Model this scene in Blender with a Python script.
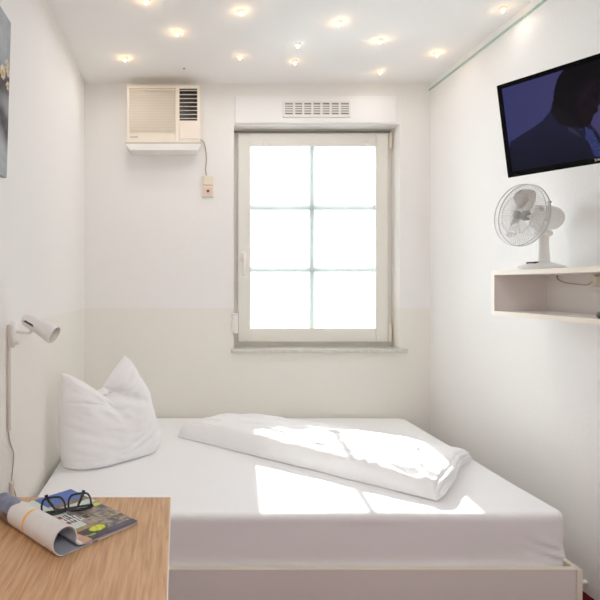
import bpy, bmesh, math, random
from mathutils import Vector, Matrix, noise
for o in list(bpy.data.objects): bpy.data.objects.remove(o)
random.seed(4)
S = bpy.context.scene
COL = S.collection
# ------------------------------------------------------------------ camera
F = 523.0; CX, CY = 178.0, 285.0; EYE = 1.19
cam = bpy.data.cameras.new('camera'); camo = bpy.data.objects.new('camera', cam); COL.objects.link(camo)
camo.location = (0, 0, EYE); camo.rotation_euler = (math.pi/2, 0, 0)
cam.sensor_width = 36; cam.lens = F/600*36
cam.shift_x = (300-CX)/600; cam.shift_y = (CY-300)/600
cam.clip_start = 0.02
S.camera = camo
# ------------------------------------------------------------------ exposure, sky, sun
EXPO = 0.70
S.view_settings.view_transform = 'Standard'
S.view_settings.look = 'None'
S.view_settings.exposure = EXPO
S.view_settings.gamma = 1
S.view_settings.use_curve_mapping = False
S.cycles.use_denoising = True
S.cycles.max_bounces = 16; S.cycles.diffuse_bounces = 12; S.cycles.transparent_max_bounces = 16
S.cycles.sample_clamp_indirect = 8
w = bpy.data.worlds.new('world'); S.world = w; w.use_nodes = True
bg = w.node_tree.nodes['Background']
bg.inputs[0].default_value = (0.84, 0.91, 1.0, 1); bg.inputs[1].default_value = 4.2
sun = bpy.data.lights.new('sun', 'SUN'); suno = bpy.data.objects.new('sun', sun); COL.objects.link(suno)
sun.energy = 9.5; sun.angle = math.radians(0.9); sun.color = (1, .985, .96)
sd = Vector((-0.112, -1, -0.595)).normalized()
suno.rotation_euler = sd.to_track_quat('-Z', 'Y').to_euler(); suno.location = (2, 8, 6)
# daylight through the window opening (sampling portal for the sky)
pl = bpy.data.lights.new('window_daylight', 'AREA'); plo = bpy.data.objects.new('window_daylight', pl); COL.objects.link(plo)
pl.shape = 'RECTANGLE'; pl.size = 1.1; pl.size_y = 1.5; pl.cycles.is_portal = True
plo.location = (0.87, 3.47, 1.5); plo.rotation_euler = (-math.pi/2, 0, 0)
FILL_W = 12.5      # watts of the unseen fill lamp added behind the viewer
BEAM_W = 0.39     # downward beam of each ceiling spot
SPOT_W = 0.060     # watts of each tiny ceiling spot

# ------------------------------------------------------------------ helpers
def lin(c):
    c = c/255.0
    return c/12.92 if c <= .04045 else ((c+.055)/1.055)**2.4
def rgb(r, g, b): return (lin(r), lin(g), lin(b), 1)
def ray(px, py): return Vector(((px-CX)/F, 1, (CY-py)/F))
def mat(name, col, rough=.5, bump=0, bscale=60, vary=0, vscale=8, spec=.5, metal=0, emit=None, estr=0, trans=0, vcol=None):
    m = bpy.data.materials.new(name); m.use_nodes = True
    nt = m.node_tree; b = nt.nodes['Principled BSDF']
    b.inputs['Base Color'].default_value = col; b.inputs['Roughness'].default_value = rough
    b.inputs['Specular IOR Level'].default_value = spec; b.inputs['Metallic'].default_value = metal
    tc = nt.nodes.new('ShaderNodeTexCoord')
    nz = nt.nodes.new('ShaderNodeTexNoise'); nz.inputs['Scale'].default_value = vscale; nz.inputs['Detail'].default_value = 4
    nt.links.new(tc.outputs['Object'], nz.inputs['Vector'])
    mx = nt.nodes.new('ShaderNodeMix'); mx.data_type = 'RGBA'; mx.blend_type = 'MIX'
    d = 1-vary
    mx.inputs[6].default_value = col; mx.inputs[7].default_value = (col[0]*d, col[1]*d, col[2]*d, 1)
    nt.links.new(nz.outputs['Fac'], mx.inputs[0]); nt.links.new(mx.outputs[2], b.inputs['Base Color'])
    if vcol:
        at = nt.nodes.new('ShaderNodeAttribute'); at.attribute_name = vcol
        nt.links.new(at.outputs['Color'], b.inputs['Base Color'])
    if bump:
        n2 = nt.nodes.new('ShaderNodeTexNoise'); n2.inputs['Scale'].default_value = bscale; n2.inputs['Detail'].default_value = 3
        nt.links.new(tc.outputs['Object'], n2.inputs['Vector'])
        bp = nt.nodes.new('ShaderNodeBump'); bp.inputs['Strength'].default_value = bump; bp.inputs['Distance'].default_value = .004
        nt.links.new(n2.outputs['Fac'], bp.inputs['Height']); nt.links.new(bp.outputs[0], b.inputs['Normal'])
    if emit:
        b.inputs['Emission Color'].default_value = emit; b.inputs['Emission Strength'].default_value = estr
    if trans: b.inputs['Transmission Weight'].default_value = trans
    return m
def box(bm, x0, x1, y0, y1, z0, z1, bev=0, seg=2):
    M = Matrix.Translation(((x0+x1)/2, (y0+y1)/2, (z0+z1)/2)) @ Matrix.Diagonal((abs(x1-x0), abs(y1-y0), abs(z1-z0), 1))
    r = bmesh.ops.create_cube(bm, size=1, matrix=M)
    if bev:
        es = set()
        for v in r['verts']: es.update(v.link_edges)
        bmesh.ops.bevel(bm, geom=list(es), offset=bev, segments=seg, profile=.5, affect='EDGES')
def frame_to(p, q):
    d = (Vector(q)-Vector(p)); return Matrix.Translation(p) @ d.to_track_quat('Z', 'Y').to_matrix().to_4x4(), d.length
def lathe(bm, M, prof, n=32, cap=True):
    rings = []
    for r, h in prof:
        rings.append([bm.verts.new(M @ Vector((r*math.cos(2*math.pi*i/n), r*math.sin(2*math.pi*i/n), h))) for i in range(n)])
    for a, b in zip(rings, rings[1:]):
        for i in range(n): bm.faces.new((a[i], a[(i+1) % n], b[(i+1) % n], b[i]))
    if cap:
        bm.faces.new(list(reversed(rings[0]))); bm.faces.new(rings[-1])
def cyl(bm, p, q, r, r2=None, n=24):
    M, L = frame_to(p, q); lathe(bm, M, [(r, 0), (r if r2 is None else r2, L)], n)
def catmull(pts, k=8, closed=False):
    P = [Vector(p) for p in pts]; out = []; n = len(P)
    rng = range(n if closed else n-1)
    for i in rng:
        if closed: a, b, c, d = P[(i-1) % n], P[i], P[(i+1) % n], P[(i+2) % n]
        else: a, b, c, d = P[max(i-1, 0)], P[i], P[i+1], P[min(i+2, n-1)]
        for j in range(k):
            t = j/k
            out.append(.5*((2*b)+(c-a)*t+(2*a-5*b+4*c-d)*t*t+(3*b-a-3*c+d)*t**3))
    if not closed: out.append(P[-1])
    return out
def tube(bm, pts, r, n=8, closed=False, flat=None):
    P = [Vector(p) for p in pts]; N = len(P); rings = []
    up = None
    for i in range(N):
        if closed: t = (P[(i+1) % N]-P[i-1]).normalized()
        else: t = (P[min(i+1, N-1)]-P[max(i-1, 0)]).normalized()
        if up is None:
            up = Vector((0, 0, 1)) if abs(t.z) < .9 else Vector((1, 0, 0))
        u = (up - t*up.dot(t)).normalized(); v = t.cross(u); up = u
        rr = r[i] if isinstance(r, (list, tuple)) else r
        ru, rv = (rr, rr) if not flat else (rr*flat[0], rr*flat[1])
        rings.append([bm.verts.new(P[i]+u*ru*math.cos(2*math.pi*j/n)+v*rv*math.sin(2*math.pi*j/n)) for j in range(n)])
    m = N if closed else N-1
    for i in range(m):
        a, b = rings[i], rings[(i+1) % N]
        for j in range(n): bm.faces.new((a[j], a[(j+1) % n], b[(j+1) % n], b[j]))
    if not closed: bm.faces.new(list(reversed(rings[0]))); bm.faces.new(rings[-1])
def prism(bm, poly, M, h):
    a = [bm.verts.new(M @ Vector((x, y, 0))) for x, y in poly]; b = [bm.verts.new(M @ Vector((x, y, h))) for x, y in poly]
    n = len(poly)
    bm.faces.new(list(reversed(a))); bm.faces.new(b)
    for i in range(n): bm.faces.new((a[i], a[(i+1) % n], b[(i+1) % n], b[i]))
def softbox(bm, x0, x1, y0, y1, z0, z1, r, nx, ny, nz, rv=None, disp=None):
    """rounded box with many faces; r rounding of horizontal rims, rv of the upright corners"""
    rv = rv or r
    c = Vector(((x0+x1)/2, (y0+y1)/2, (z0+z1)/2)); h = Vector(((x1-x0)/2, (y1-y0)/2, (z1-z0)/2))
    grid = {}
    def V(i, j, k):
        key = (i, j, k)
        if key not in grid:
            p = Vector(((2*i/nx-1)*h.x, (2*j/ny-1)*h.y, (2*k/nz-1)*h.z))
            q = Vector((max(-h.x+rv, min(h.x-rv, p.x)), max(-h.y+rv, min(h.y-rv, p.y)), 0))
            dxy = Vector((p.x-q.x, p.y-q.y, 0)); l = max(abs(dxy.x), abs(dxy.y))
            if dxy.length > 1e-9: dxy = dxy.normalized()*l
            o = dxy.length                       # 0..rv
            pz = p.z; rz = max(0, abs(pz)-(h.z-r))
            ro = max(0, o-(rv-r))
            if rz > 0 and ro > 0:
                m_ = max(rz, ro); L = math.hypot(rz, ro); rz2, ro2 = rz/L*m_, ro/L*m_
                pz = math.copysign(h.z-r+rz2, pz); o2 = (rv-r)+ro2
                dxy = dxy.normalized()*o2
            w_ = Vector((q.x+dxy.x, q.y+dxy.y, pz))+c
            if disp: w_ = disp(w_)
            grid[key] = bm.verts.new(w_)
        return grid[key]
    for i in range(nx):
        for j in range(ny):
            bm.faces.new((V(i, j, 0), V(i, j+1, 0), V(i+1, j+1, 0), V(i+1, j, 0)))
            bm.faces.new((V(i, j, nz), V(i+1, j, nz), V(i+1, j+1, nz), V(i, j+1, nz)))
    for i in range(nx):
        for k in range(nz):
            bm.faces.new((V(i, 0, k), V(i+1, 0, k), V(i+1, 0, k+1), V(i, 0, k+1)))
            bm.faces.new((V(i, ny, k), V(i, ny, k+1), V(i+1, ny, k+1), V(i+1, ny, k)))
    for j in range(ny):
        for k in range(nz):
            bm.faces.new((V(0, j, k), V(0, j, k+1), V(0, j+1, k+1), V(0, j+1, k)))
            bm.faces.new((V(nx, j, k), V(nx, j+1, k), V(nx, j+1, k+1), V(nx, j, k+1)))
def obj(name, bm, m, parent=None, smooth=False, loc=None):
    bmesh.ops.recalc_face_normals(bm, faces=bm.faces)
    me = bpy.data.meshes.new(name)
    off = Vector(parent.location) if parent is not None else (Vector(loc) if loc else Vector((0, 0, 0)))
    if parent is not None and parent.parent is not None: off = off+Vector(parent.parent.location)
    for v in bm.verts: v.co -= off
    bm.to_mesh(me); bm.free()
    if smooth:
        me.polygons.foreach_set('use_smooth', [True]*len(me.polygons))
        if smooth == 'auto': me.set_sharp_from_angle(angle=math.radians(38))
    o = bpy.data.objects.new(name, me); COL.objects.link(o)
    for x in (m if isinstance(m, list) else [m]): me.materials.append(x)
    if parent is not None: o.parent = parent
    elif loc: o.location = loc
    return o
def tag(o, label, cat, group=None):
    o['label'] = label; o['category'] = cat
    if group: o['group'] = group
    return o
def thing(name, label, cat, loc, group=None):
    o = bpy.data.objects.new(name, None); COL.objects.link(o); o.location = loc; o.empty_display_size = .05
    return tag(o, label, cat, group)
def struct(name, bm, m, **k):
    o = obj(name, bm, m, **k); o['kind'] = 'structure'; return o
B = bmesh.new
def col_attr(o, fn):
    """fn(index)->rgb linear, per vertex"""
    a = o.data.color_attributes.new('Paint', 'FLOAT_COLOR', 'POINT')
    for i in range(len(o.data.vertices)): a.data[i].color = fn(i)

# ------------------------------------------------------------------ materials
def wall_mat(name, wain):
    m = mat(name, rgb(240, 239, 237), .85, bump=.35, bscale=170, vary=.02, vscale=3, spec=.2)
    if wain:
        nt = m.node_tree; b = nt.nodes['Principled BSDF']
        g = nt.nodes.new('ShaderNodeNewGeometry'); s = nt.nodes.new('ShaderNodeSeparateXYZ')
        nt.links.new(g.outputs['Position'], s.inputs[0])
        c = nt.nodes.new('ShaderNodeMath'); c.operation = 'LESS_THAN'; c.inputs[1].default_value = 1.046
        nt.links.new(s.outputs['Z'], c.inputs[0])
        mx = nt.nodes.new('ShaderNodeMix'); mx.data_type = 'RGBA'
        src = b.inputs['Base Color'].links[0].from_socket
        nt.links.new(c.outputs[0], mx.inputs[0]); nt.links.new(src, mx.inputs[6]); mx.inputs[7].default_value = rgb(236, 234, 227)
        nt.links.new(mx.outputs[2], b.inputs['Base Color'])
    return m
m_wall = wall_mat('wall_paint', False); m_wain = wall_mat('wall_paint_two_tone', True)
m_ceil = mat('ceiling_paint', rgb(241, 241, 240), .8, vary=.02, vscale=2, spec=.2)
m_floor = mat('red_carpet', rgb(104, 22, 26), .95, bump=.6, bscale=300, vary=.35, vscale=120, spec=.1)
m_frame = mat('window_plastic', rgb(232, 230, 222), .35, vary=.02)
m_white = mat('white_plastic', rgb(236, 234, 230), .35, vary=.02)
m_lam = mat('white_laminate', rgb(234, 228, 224), .35, vary=.03, vscale=5)
m_edge = mat('cream_edging', rgb(236, 228, 212), .4, vary=.02)
m_beige = mat('aged_beige_plastic', rgb(240, 230, 213), .45, vary=.05, vscale=5)
m_beige2 = mat('beige_grille', rgb(232, 223, 206), .5, vary=.05)
m_dark = mat('black_plastic', rgb(14, 13, 14), .3, vary=.1)
m_darkgrey = mat('dark_grey_plastic', rgb(50, 50, 52), .45, vary=.1)
m_grey = mat('grey_plastic', rgb(150, 148, 145), .4, vary=.05)
m_gapgrey = mat('shadow_gap_and_gasket_grey', rgb(150, 145, 135), .6, vary=.1)  # grey for the window's painted shadow gap, and for the gasket
m_linen = mat('white_linen', rgb(242, 242, 243), .9, bump=.12, bscale=400, vary=.02, vscale=6, spec=.15)
m_soft = mat('crumpled_white_cotton', rgb(242, 242, 243), .9, bump=.55, bscale=17, vary=.02, vscale=6, spec=.15)
m_soft.node_tree.nodes['Bump'].inputs['Distance'].default_value = .008
m_red = mat('dark_red_plastic', rgb(120, 40, 30), .4, vary=.1)
m_cable = mat('cable_plastic', rgb(190, 172, 150), .5, vary=.05)
m_duct = mat('white_cable_duct', rgb(214, 204, 194), .5, vary=.05)
m_metal = mat('chrome_wire', rgb(200, 200, 198), .3, metal=.6, vary=.05)
m_teal = mat('pale_green_edge', rgb(176, 205, 196), .25, vary=.05)
m_muntin = mat('white_glazing_bar', rgb(236, 240, 238), .4, vary=.02)
m_bezel = mat('glossy_black_bezel', rgb(5, 5, 6), .25, vary=.05, spec=.15)
m_paper = mat('magazine_paper', rgb(225, 222, 216), .5, vary=.03)
m_print = mat('magazine_print', rgb(225, 222, 216), .3, vcol='Paint')
m_canvas = mat('painted_canvas', rgb(150, 155, 158), .8, bump=.4, bscale=120, vcol='Paint')
m_marble = mat('marble_sill', rgb(226, 224, 216), .3, vary=.35, vscale=40)
m_blade = mat('fan_blade_plastic', rgb(225, 222, 218), .3, vary=.03)
def wood_mat():
    m = mat('oak_laminate', rgb(200, 160, 120), .45)
    nt = m.node_tree; b = nt.nodes['Principled BSDF']
    tc = nt.nodes.new('ShaderNodeTexCoord'); mp = nt.nodes.new('ShaderNodeMapping'); mp.inputs['Scale'].default_value = (120, 7.0, 60)
    nt.links.new(tc.outputs['Object'], mp.inputs[0])
    n = nt.nodes.new('ShaderNodeTexNoise'); n.inputs['Scale'].default_value = 1.6; n.inputs['Detail'].default_value = 8; n.inputs['Distortion'].default_value = .6
    nt.links.new(mp.outputs[0], n.inputs['Vector'])
    r = nt.nodes.new('ShaderNodeValToRGB'); e = r.color_ramp.elements
    e[0].position = .25; e[0].color = rgb(174, 130, 92); e[1].position = .72; e[1].color = rgb(212, 172, 130)
    nt.links.new(n.outputs['Fac'], r.inputs[0]); nt.links.new(r.outputs[0], b.inputs['Base Color'])
    mp2 = nt.nodes.new('ShaderNodeMapping'); mp2.inputs['Scale'].default_value = (14, 1.2, 10)
    nt.links.new(tc.outputs['Object'], mp2.inputs[0])
    n2 = nt.nodes.new('ShaderNodeTexNoise'); n2.inputs['Scale'].default_value = 1; n2.inputs['Detail'].default_value = 3
    nt.links.new(mp2.outputs[0], n2.inputs['Vector'])
    mx = nt.nodes.new('ShaderNodeMix'); mx.data_type = 'RGBA'; mx.blend_type = 'SOFT_LIGHT'; mx.inputs[0].default_value = .22
    nt.links.new(r.outputs[0], mx.inputs[6]); nt.links.new(n2.outputs['Fac'], mx.inputs[7]); nt.links.new(mx.outputs[2], b.inputs['Base Color'])
    bp = nt.nodes.new('ShaderNodeBump'); bp.inputs['Strength'].default_value = .15; bp.inputs['Distance'].default_value = .001
    nt.links.new(n.outputs['Fac'], bp.inputs['Height']); nt.links.new(bp.outputs[0], b.inputs['Normal'])
    return m
m_wood = wood_mat()
def glass_mat():
    m = bpy.data.materials.new('window_glass'); m.use_nodes = True; nt = m.node_tree; nt.nodes.clear()
    out = nt.nodes.new('ShaderNodeOutputMaterial'); t = nt.nodes.new('ShaderNodeBsdfTransparent'); g = nt.nodes.new('ShaderNodeBsdfGlossy')
    g.inputs['Roughness'].default_value = .02; t.inputs[0].default_value = (.96, .98, .97, 1)
    f = nt.nodes.new('ShaderNodeFresnel'); f.inputs[0].default_value = 1.45; mx = nt.nodes.new('ShaderNodeMixShader')
    nt.links.new(f.outputs[0], mx.inputs[0]); nt.links.new(t.outputs[0], mx.inputs[1]); nt.links.new(g.outputs[0], mx.inputs[2]); nt.links.new(mx.outputs[0], out.inputs[0])
    return m
m_glass = glass_mat()
m_bulb = mat('warm_bulb', rgb(255, 225, 170), .3, emit=(1, .72, .38, 1), estr=14)
m_bulbw = mat('white_bulb', rgb(255, 245, 235), .3, emit=(1, .93, .85, 1), estr=8)
m_fillglow = mat('fill_lamp_diffuser', rgb(250, 248, 240), .4, emit=(1, .95, .88, 1), estr=2)  # glow of the added fill lamp
m_crystal = mat('crystal', rgb(250, 240, 225), .1, emit=(1, .75, .45, 1), estr=.6)
def screen_mat():
    m = mat('lit_screen', rgb(3, 3, 4), .2)
    nt = m.node_tree; b = nt.nodes['Principled BSDF']; at = nt.nodes.new('ShaderNodeAttribute'); at.attribute_name = 'Paint'
    nt.links.new(at.outputs['Color'], b.inputs['Emission Color']); b.inputs['Emission Strength'].default_value = 1.0*.64/2**EXPO; b.inputs['Specular IOR Level'].default_value = .12
    return m
m_screen = screen_mat()

# ------------------------------------------------------------------ room shell
XL, XR, YB, YF, H, T = -.582, 1.575, 3.27, -1.6, 2.45, .1
bm = B(); box(bm, XL-T, XR+T, YF-T, YB+.2, -T, 0); struct('floor', bm, m_floor)
bm = B(); box(bm, XL-T, XR+T, YF-T, YB+.2, H, H+T); struct('ceiling', bm, m_ceil)
bm = B(); box(bm, XL-T, XL, YF-T, YB+.2, 0, H); struct('wall_left', bm, m_wain)
bm = B(); box(bm, XR, XR+T, YF-T, YB+.2, 0, H); struct('wall_right', bm, m_wall)
bm = B(); box(bm, XL, XR, YF-T, YF, 0, H); struct('wall_front', bm, m_wall)
WX0, WX1, WZ0, WZ1 = .350, 1.3875, .792, 2.196
YW = YB+.2
bm = B()
box(bm, XL, WX0, YB, YW, 0, H); box(bm, WX1, XR, YB, YW, 0, H)
box(bm, WX0, WX1, YB, YW, 0, WZ0-.02); box(bm, WX0, WX1, YB, YW, WZ1, H)
struct('wall_back', bm, m_wain)
bm = B(); box(bm, .356, 1.36, YB-.012, YB, WZ1+.004, 2.367, .003); struct('trim_1', bm, m_ceil)      # roller-shutter casing
bm = B(); box(bm, XR-.007, XR, YF, YB, 2.405, 2.414); struct('trim_2', bm, m_teal)   # pale green strip under the ceiling
bm = B(); box(bm, XR-.004, XR, YF, YB, 2.414, H, 0); struct('trim_3', bm, m_ceil)

# ------------------------------------------------------------------ window
win = bpy.data.objects.new('window_1', None); COL.objects.link(win); win.location = (.87, YB+.1, WZ0); win['kind'] = 'structure'
def frame(bm, x0, x1, z0, z1, wd, y0, y1, bev=.004):
    box(bm, x0, x0+wd, y0, y1, z0, z1, bev); box(bm, x1-wd, x1, y0, y1, z0, z1, bev)
    box(bm, x0+wd-.002, x1-wd+.002, y0, y1, z0, z0+wd, bev); box(bm, x0+wd-.002, x1-wd+.002, y0, y1, z1-wd, z1, bev)
bm = B(); frame(bm, WX0-.006, WX1+.006, WZ0-.006, WZ1+.006, .066, YB+.13, YB+.19); obj('window_frame', bm, m_frame, win)
bm = B(); box(bm, WX0+.0005, WX0+.013, YB+.118, YB+.129, WZ0+.01, WZ1-.01); box(bm, WX0+.013, WX1-.01, YB+.122, YB+.129, WZ1-.016, WZ1-.008)
obj('shadow_gap', bm, m_gapgrey, win)  # grey strips put in for the shade in the frame's left and top gap
SX0, SX1, SZ0, SZ1 = .386, 1.355, .822, 2.166
bm = B(); frame(bm, SX0, SX1, SZ0, SZ1, .082, YB+.095, YB+.15, .006)
sash = obj('sash', bm, m_frame, win)
bm = B()
box(bm, SX0+.078, SX1-.078, YB+.118, YB+.122, SZ0+.078, SZ1-.078); obj('pane', bm, m_glass, win)
bm = B(); gx0, gx1, gz0, gz1 = SX0+.082, SX1-.082, SZ0+.082, SZ1-.082
cxm = (gx0+gx1)/2
box(bm, cxm-.016, cxm+.016, YB+.126, YB+.136, gz0, gz1)
for py in (207.5, 269.5):
    z = EYE-(py-285)/F*3.4
    box(bm, gx0, gx1, YB+.127, YB+.135, z-.018, z+.018)
obj('glazing_bar', bm, m_muntin, win)
bm = B(); box(bm, gx0+.002, gx1-.002, YB+.1, YB+.117, gz0-.002, gz0+.008, .002); obj('glazing_bead', bm, m_beige2, win)
bm = B(); hx = SX0+.036
box(bm, hx-.014, hx+.014, YB+.083, YB+.095, 1.335, 1.405, .004); cyl(bm, (hx, YB+.085, 1.385), (hx, YB+.055, 1.385), .009)
box(bm, hx-.011, hx+.011, YB+.045, YB+.058, 1.25, 1.398, .005); obj('handle', bm, m_white, win, 'auto')
for hz0, hz1, hx in ((2.075, 2.165, 1.368), (.83, .935, 1.366)):
    bm = B(); cyl(bm, (hx, YB+.095, hz0), (hx, YB+.095, hz1), .009); cyl(bm, (hx, YB+.095, hz0-.006), (hx, YB+.095, hz1+.006), .005); obj('hinge', bm, m_edge, win, 'auto')
bm = B(); box(bm, WX0-.014, WX0+.022, YB-.022, YB+.01, .890, 1.014, .006)
box(bm, WX0-.010, WX0+.006, YB-.028, YB-.02, .91, .995, .003); lv = obj('tilt_lever', bm, m_white, win)
for bx in (265.5, 366):
    X = (bx-CX)/F*3.36
    bm = B(); box(bm, X-.012, X+.012, YB+.08, YB+.095, SZ1-.088, SZ1-.062, .003); cyl(bm, (X-.006, YB+.08, SZ1-.065), (X-.006, YB+.07, SZ1-.05), .003); cyl(bm, (X+.006, YB+.08, SZ1-.065), (X+.006, YB+.07, SZ1-.05), .003)
    obj('blind_bracket', bm, m_white, win)
bm = B(); box(bm, WX0-.022, WX1+.04, YB-.03, YB+.16, WZ0-.024, WZ0, .004); obj('window_sill', bm, m_marble, win)

# ------------------------------------------------------------------ bed
bed = thing('bed_frame', 'low white laminate bed frame spanning the room under the window', 'bed', (.42, 2.55, 0))
bx0, bx1, by0, by1 = XL+.006, 1.425, 1.845, 3.262
bm = B(); box(bm, bx0, bx1-.021, by0, by0+.02, .02, .183, .002); obj('front_panel', bm, m_lam, bed)
bm = B(); box(bm, bx0, bx1-.021, by0-.001, by0+.021, .183, .187, .001); obj('edging_strip', bm, m_edge, bed)
bm = B(); box(bm, bx1-.02, bx1, by0-.004, by1, .02, .187, .002); obj('foot_panel', bm, m_edge, bed)
bm = B(); box(bm, bx0, bx0+.018, by0+.02, by1, .02, .187, .002); obj('head_panel', bm, m_lam, bed)
bm = B(); box(bm, bx0+.018, bx1-.021, by1-.02, by1, .02, .187, .002); obj('back_panel', bm, m_lam, bed)
bm = B(); box(bm, bx0+.019, bx1-.022, by0+.022, by1-.021, .13, .158); obj('slatted_base', bm, m_lam, bed)
for (lx, ly) in ((bx0+.05, by0+.06), (bx1-.07, by0+.06), (bx0+.05, by1-.06), (bx1-.07, by1-.06)):
    bm = B(); box(bm, lx-.02, lx+.02, ly-.02, ly+.02, 0, .13, .002); obj('leg', bm, m_lam, bed)
MT = .369
def mdisp(p):
    q = p.copy()
    if p.z > .3:
        for yy, a, wd in ((1.985, .0004, .006), (2.3, .0005, .008), (2.62, .0005, .006)):
            yl = yy+.012*noise.noise(Vector((p.x*1.5, yy, 0)))
            q.z -= a*math.exp(-((p.y-yl)/wd)**2)
        q.z += .003*noise.noise(Vector((p.x*2.2, p.y*2.5, 1)))
    # tucked-in sheet wrinkles along the upright front face, strongest at the foot corner
    k = 1 if p.y < 1.95 else 0
    if k and p.z < .34:
        e = max(0, 1-(1.40-p.x)/.28); s = math.exp(-((p.z-.225)/.05)**2)
        q.y += -.016*e*s*noise.noise(Vector((p.x*9, p.z*60+p.x*20, 3))) + .0022*noise.noise(Vector((p.x*5, p.z*14, 7)))
    if p.x > 1.33: q.x += .002*noise.noise(Vector((p.y*6, p.z*22, 5)))
    return q
bm = B(); softbox(bm, XL+.026, 1.401, 1.868, 3.24, .1585, MT, .022, 150, 150, 22, rv=.05, disp=mdisp)
mt = obj('mattress', bm, m_linen, None, True, loc=(.41, 2.56, .158))
tag(mt, 'white mattress in a smooth fitted sheet lying in the low bed frame', 'mattress')

# ---- duvet: long folded strip lying diagonally
def duvet():
    A = Vector((.000, 2.815)); L = 1.285
    u = Vector((.965, -.83)).normalized(); v = Vector((-u.y, u.x))
    W, Th = .52, .088
    nu, nv, nr = 230, 100, 16
    def fold(P, q): return noise.noise(P*q)
    def line(s, t, a, b, w_):            # distance falloff from a crease between two points (in metres along/across)
        a = Vector(a); b = Vector(b); q = Vector((s*L, t*W)); ab = b-a
        tt = max(0, min(1, (q-a).dot(ab)/ab.dot(ab))); d = (q-(a+ab*tt)).length
        return math.exp(-(d/w_)**2)*math.sin(math.pi*min(1, tt+.12))**.5 if tt < .99 else math.exp(-(d/w_)**2)*.6
    creases = []
    rnd = random.Random(11)
    # foot end: long gathers fanning out of the near foot corner and from the end seam
    for k in range(7):
        a = (L-.03-.01*k, .05+.052*k); b = (L-.22-.10*rnd.random(), .03+.062*k+.05*rnd.random()); creases.append((a, b, .010+.005*rnd.random(), -.007-.006*rnd.random()))
    for k in range(4):
        a = (L-.02, .02+.03*k); b = (L-.16, .10+.07*k); creases.append((a, b, .012, .009))
    # head end gathers
    for k in range(6):
        a = (.02, .06+.065*k); b = (.14+.10*rnd.random(), .04+.07*k); creases.append((a, b, .010, -.006))
    # long creases along the strip
    creases += [((.10, .40), (.60, .34), .007, -.008), ((.15, .345), (.42, .31), .006, -.005), ((.45, .16), (1.0, .20), .010, -.006), ((.70, .10), (1.15, .12), .009, .005), ((.55, .30), (1.05, .33), .010, .005), ((.3, .2), (.7, .22), .012, .004)]
    def height(s, t):
        ds, de = s*L, (1-s)*L; dn, df = t*W, (1-t)*W
        P = Vector((s*L*5, t*W*7, 2))
        base = 1-.26*(1-min(1, de/.3))-.12*(1-min(1, ds/.25))+.05*math.sin(s*5)
        far = .86+.14*min(1, df/.2)
        h = Th*base*far + .012*fold(P, .6)+.007*fold(P, 1.7)
        return h
    def detail(s, t):
        d = .0032*noise.noise(Vector((s*L*16, t*W*24, 6)))+.0015*noise.noise(Vector((s*L*40, t*W*50, 6)))
        for a, b, w_, amp in creases: d += 1.7*amp*line(s, t, a, b, w_)
        return d
    bm = B(); top = {}
    # section rings: i along, j around (top from near to far, then the rounded far rim, underside)
    def outline(s, t):
        de, ds = (1-s)*L, s*L
        pu = s*L; pv = t*(.395+.215*s**.7)
        pv += .006*noise.noise(Vector((s*9, 0, 1)))*(1 if t < .5 else 1.6)
        pu += (.012*math.sin(t*6+.4)+.010*noise.noise(Vector((t*6, 3, 1))))*(s**4)     # wavy foot end
        pu += (.05*(t-.5)**2*4*-0 + .012*noise.noise(Vector((t*7, 9, 1))))*(1-s)**4
        pu += .035*t*(1-s)**6
        return A+u*pu+v*pv
    G = {}
    for i in range(nu+1):
        for j in range(nv+1):
            s, t = i/nu, j/nv
            # concentrate samples near the rims
            s2 = .5-.5*math.cos(math.pi*s)*(.55)-.0; s2 = .45*s+.55*(.5-.5*math.cos(math.pi*s)); t2 = .35*t+.65*(.5-.5*math.cos(math.pi*t))
            ds, de, dn, df = s2*L, (1-s2)*L, t2*W, (1-t2)*W
            rim = lambda d, r: math.sqrt(max(0, 1-(1-min(1, d/r))**2))
            f = rim(dn, .062)*rim(df, .08)*rim(ds, .05)*rim(de, .028)
            z = height(s2, t2)*f + detail(s2, t2)*min(1, f*1.0)*(1 if f > .6 else f)
            p = outline(s2, t2)
            G[i, j] = (p, z, f)
            top[i, j] = bm.verts.new((p.x, p.y, MT+.008+max(0, z)))
    bot = {}
    for i in range(nu+1):
        for j in range(nv+1):
            p, z, f = G[i, j]; bot[i, j] = bm.verts.new((p.x, p.y, MT+.0035+(.003 if i in (0, nu) or j in (0, nv) else 0)))
    for i in range(nu):
        for j in range(nv):
            bm.faces.new((top[i, j], top[i+1, j], top[i+1, j+1], top[i, j+1])); bm.faces.new((bot[i, j], bot[i, j+1], bot[i+1, j+1], bot[i+1, j]))
    for i in range(nu):
        bm.faces.new((top[i, 0], bot[i, 0], bot[i+1, 0], top[i+1, 0])); bm.faces.new((top[i, nv], top[i+1, nv], bot[i+1, nv], bot[i, nv]))
    for j in range(nv):
        bm.faces.new((top[0, j], top[0, j+1], bot[0, j+1], bot[0, j])); bm.faces.new((top[nu, j], bot[nu, j], bot[nu, j+1], top[nu, j+1]))
    o = obj('duvet', bm, m_soft, None, True, loc=(.6, 2.5, MT))
    tag(o, 'white duvet folded into a long strip lying diagonally across the mattress', 'duvet')
    # the open foot end shows the hems of the folded layers
    bm = B()
    for q, (dz, out) in enumerate(((.018, .006), (.040, .009), (.060, .003))):
        pts = []
        for k in range(40):
            t = .03+.93*k/39
            p = outline(1, t)+u*(out-.013+.004*noise.noise(Vector((t*8, q*5, 2))))
            zz = MT+dz*(1-.25*t)*(min(1, (t)/.10)**.5)*(min(1, (1-t)/.08)**.5)+.004+.003*noise.noise(Vector((t*7, q*3, 8)))
            pts.append((p.x, p.y, zz))
        tube(bm, pts, [.004+.004*math.sin(math.pi*k/39)**.5 for k in range(40)], 10, False, (1.1, 1.6))
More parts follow.
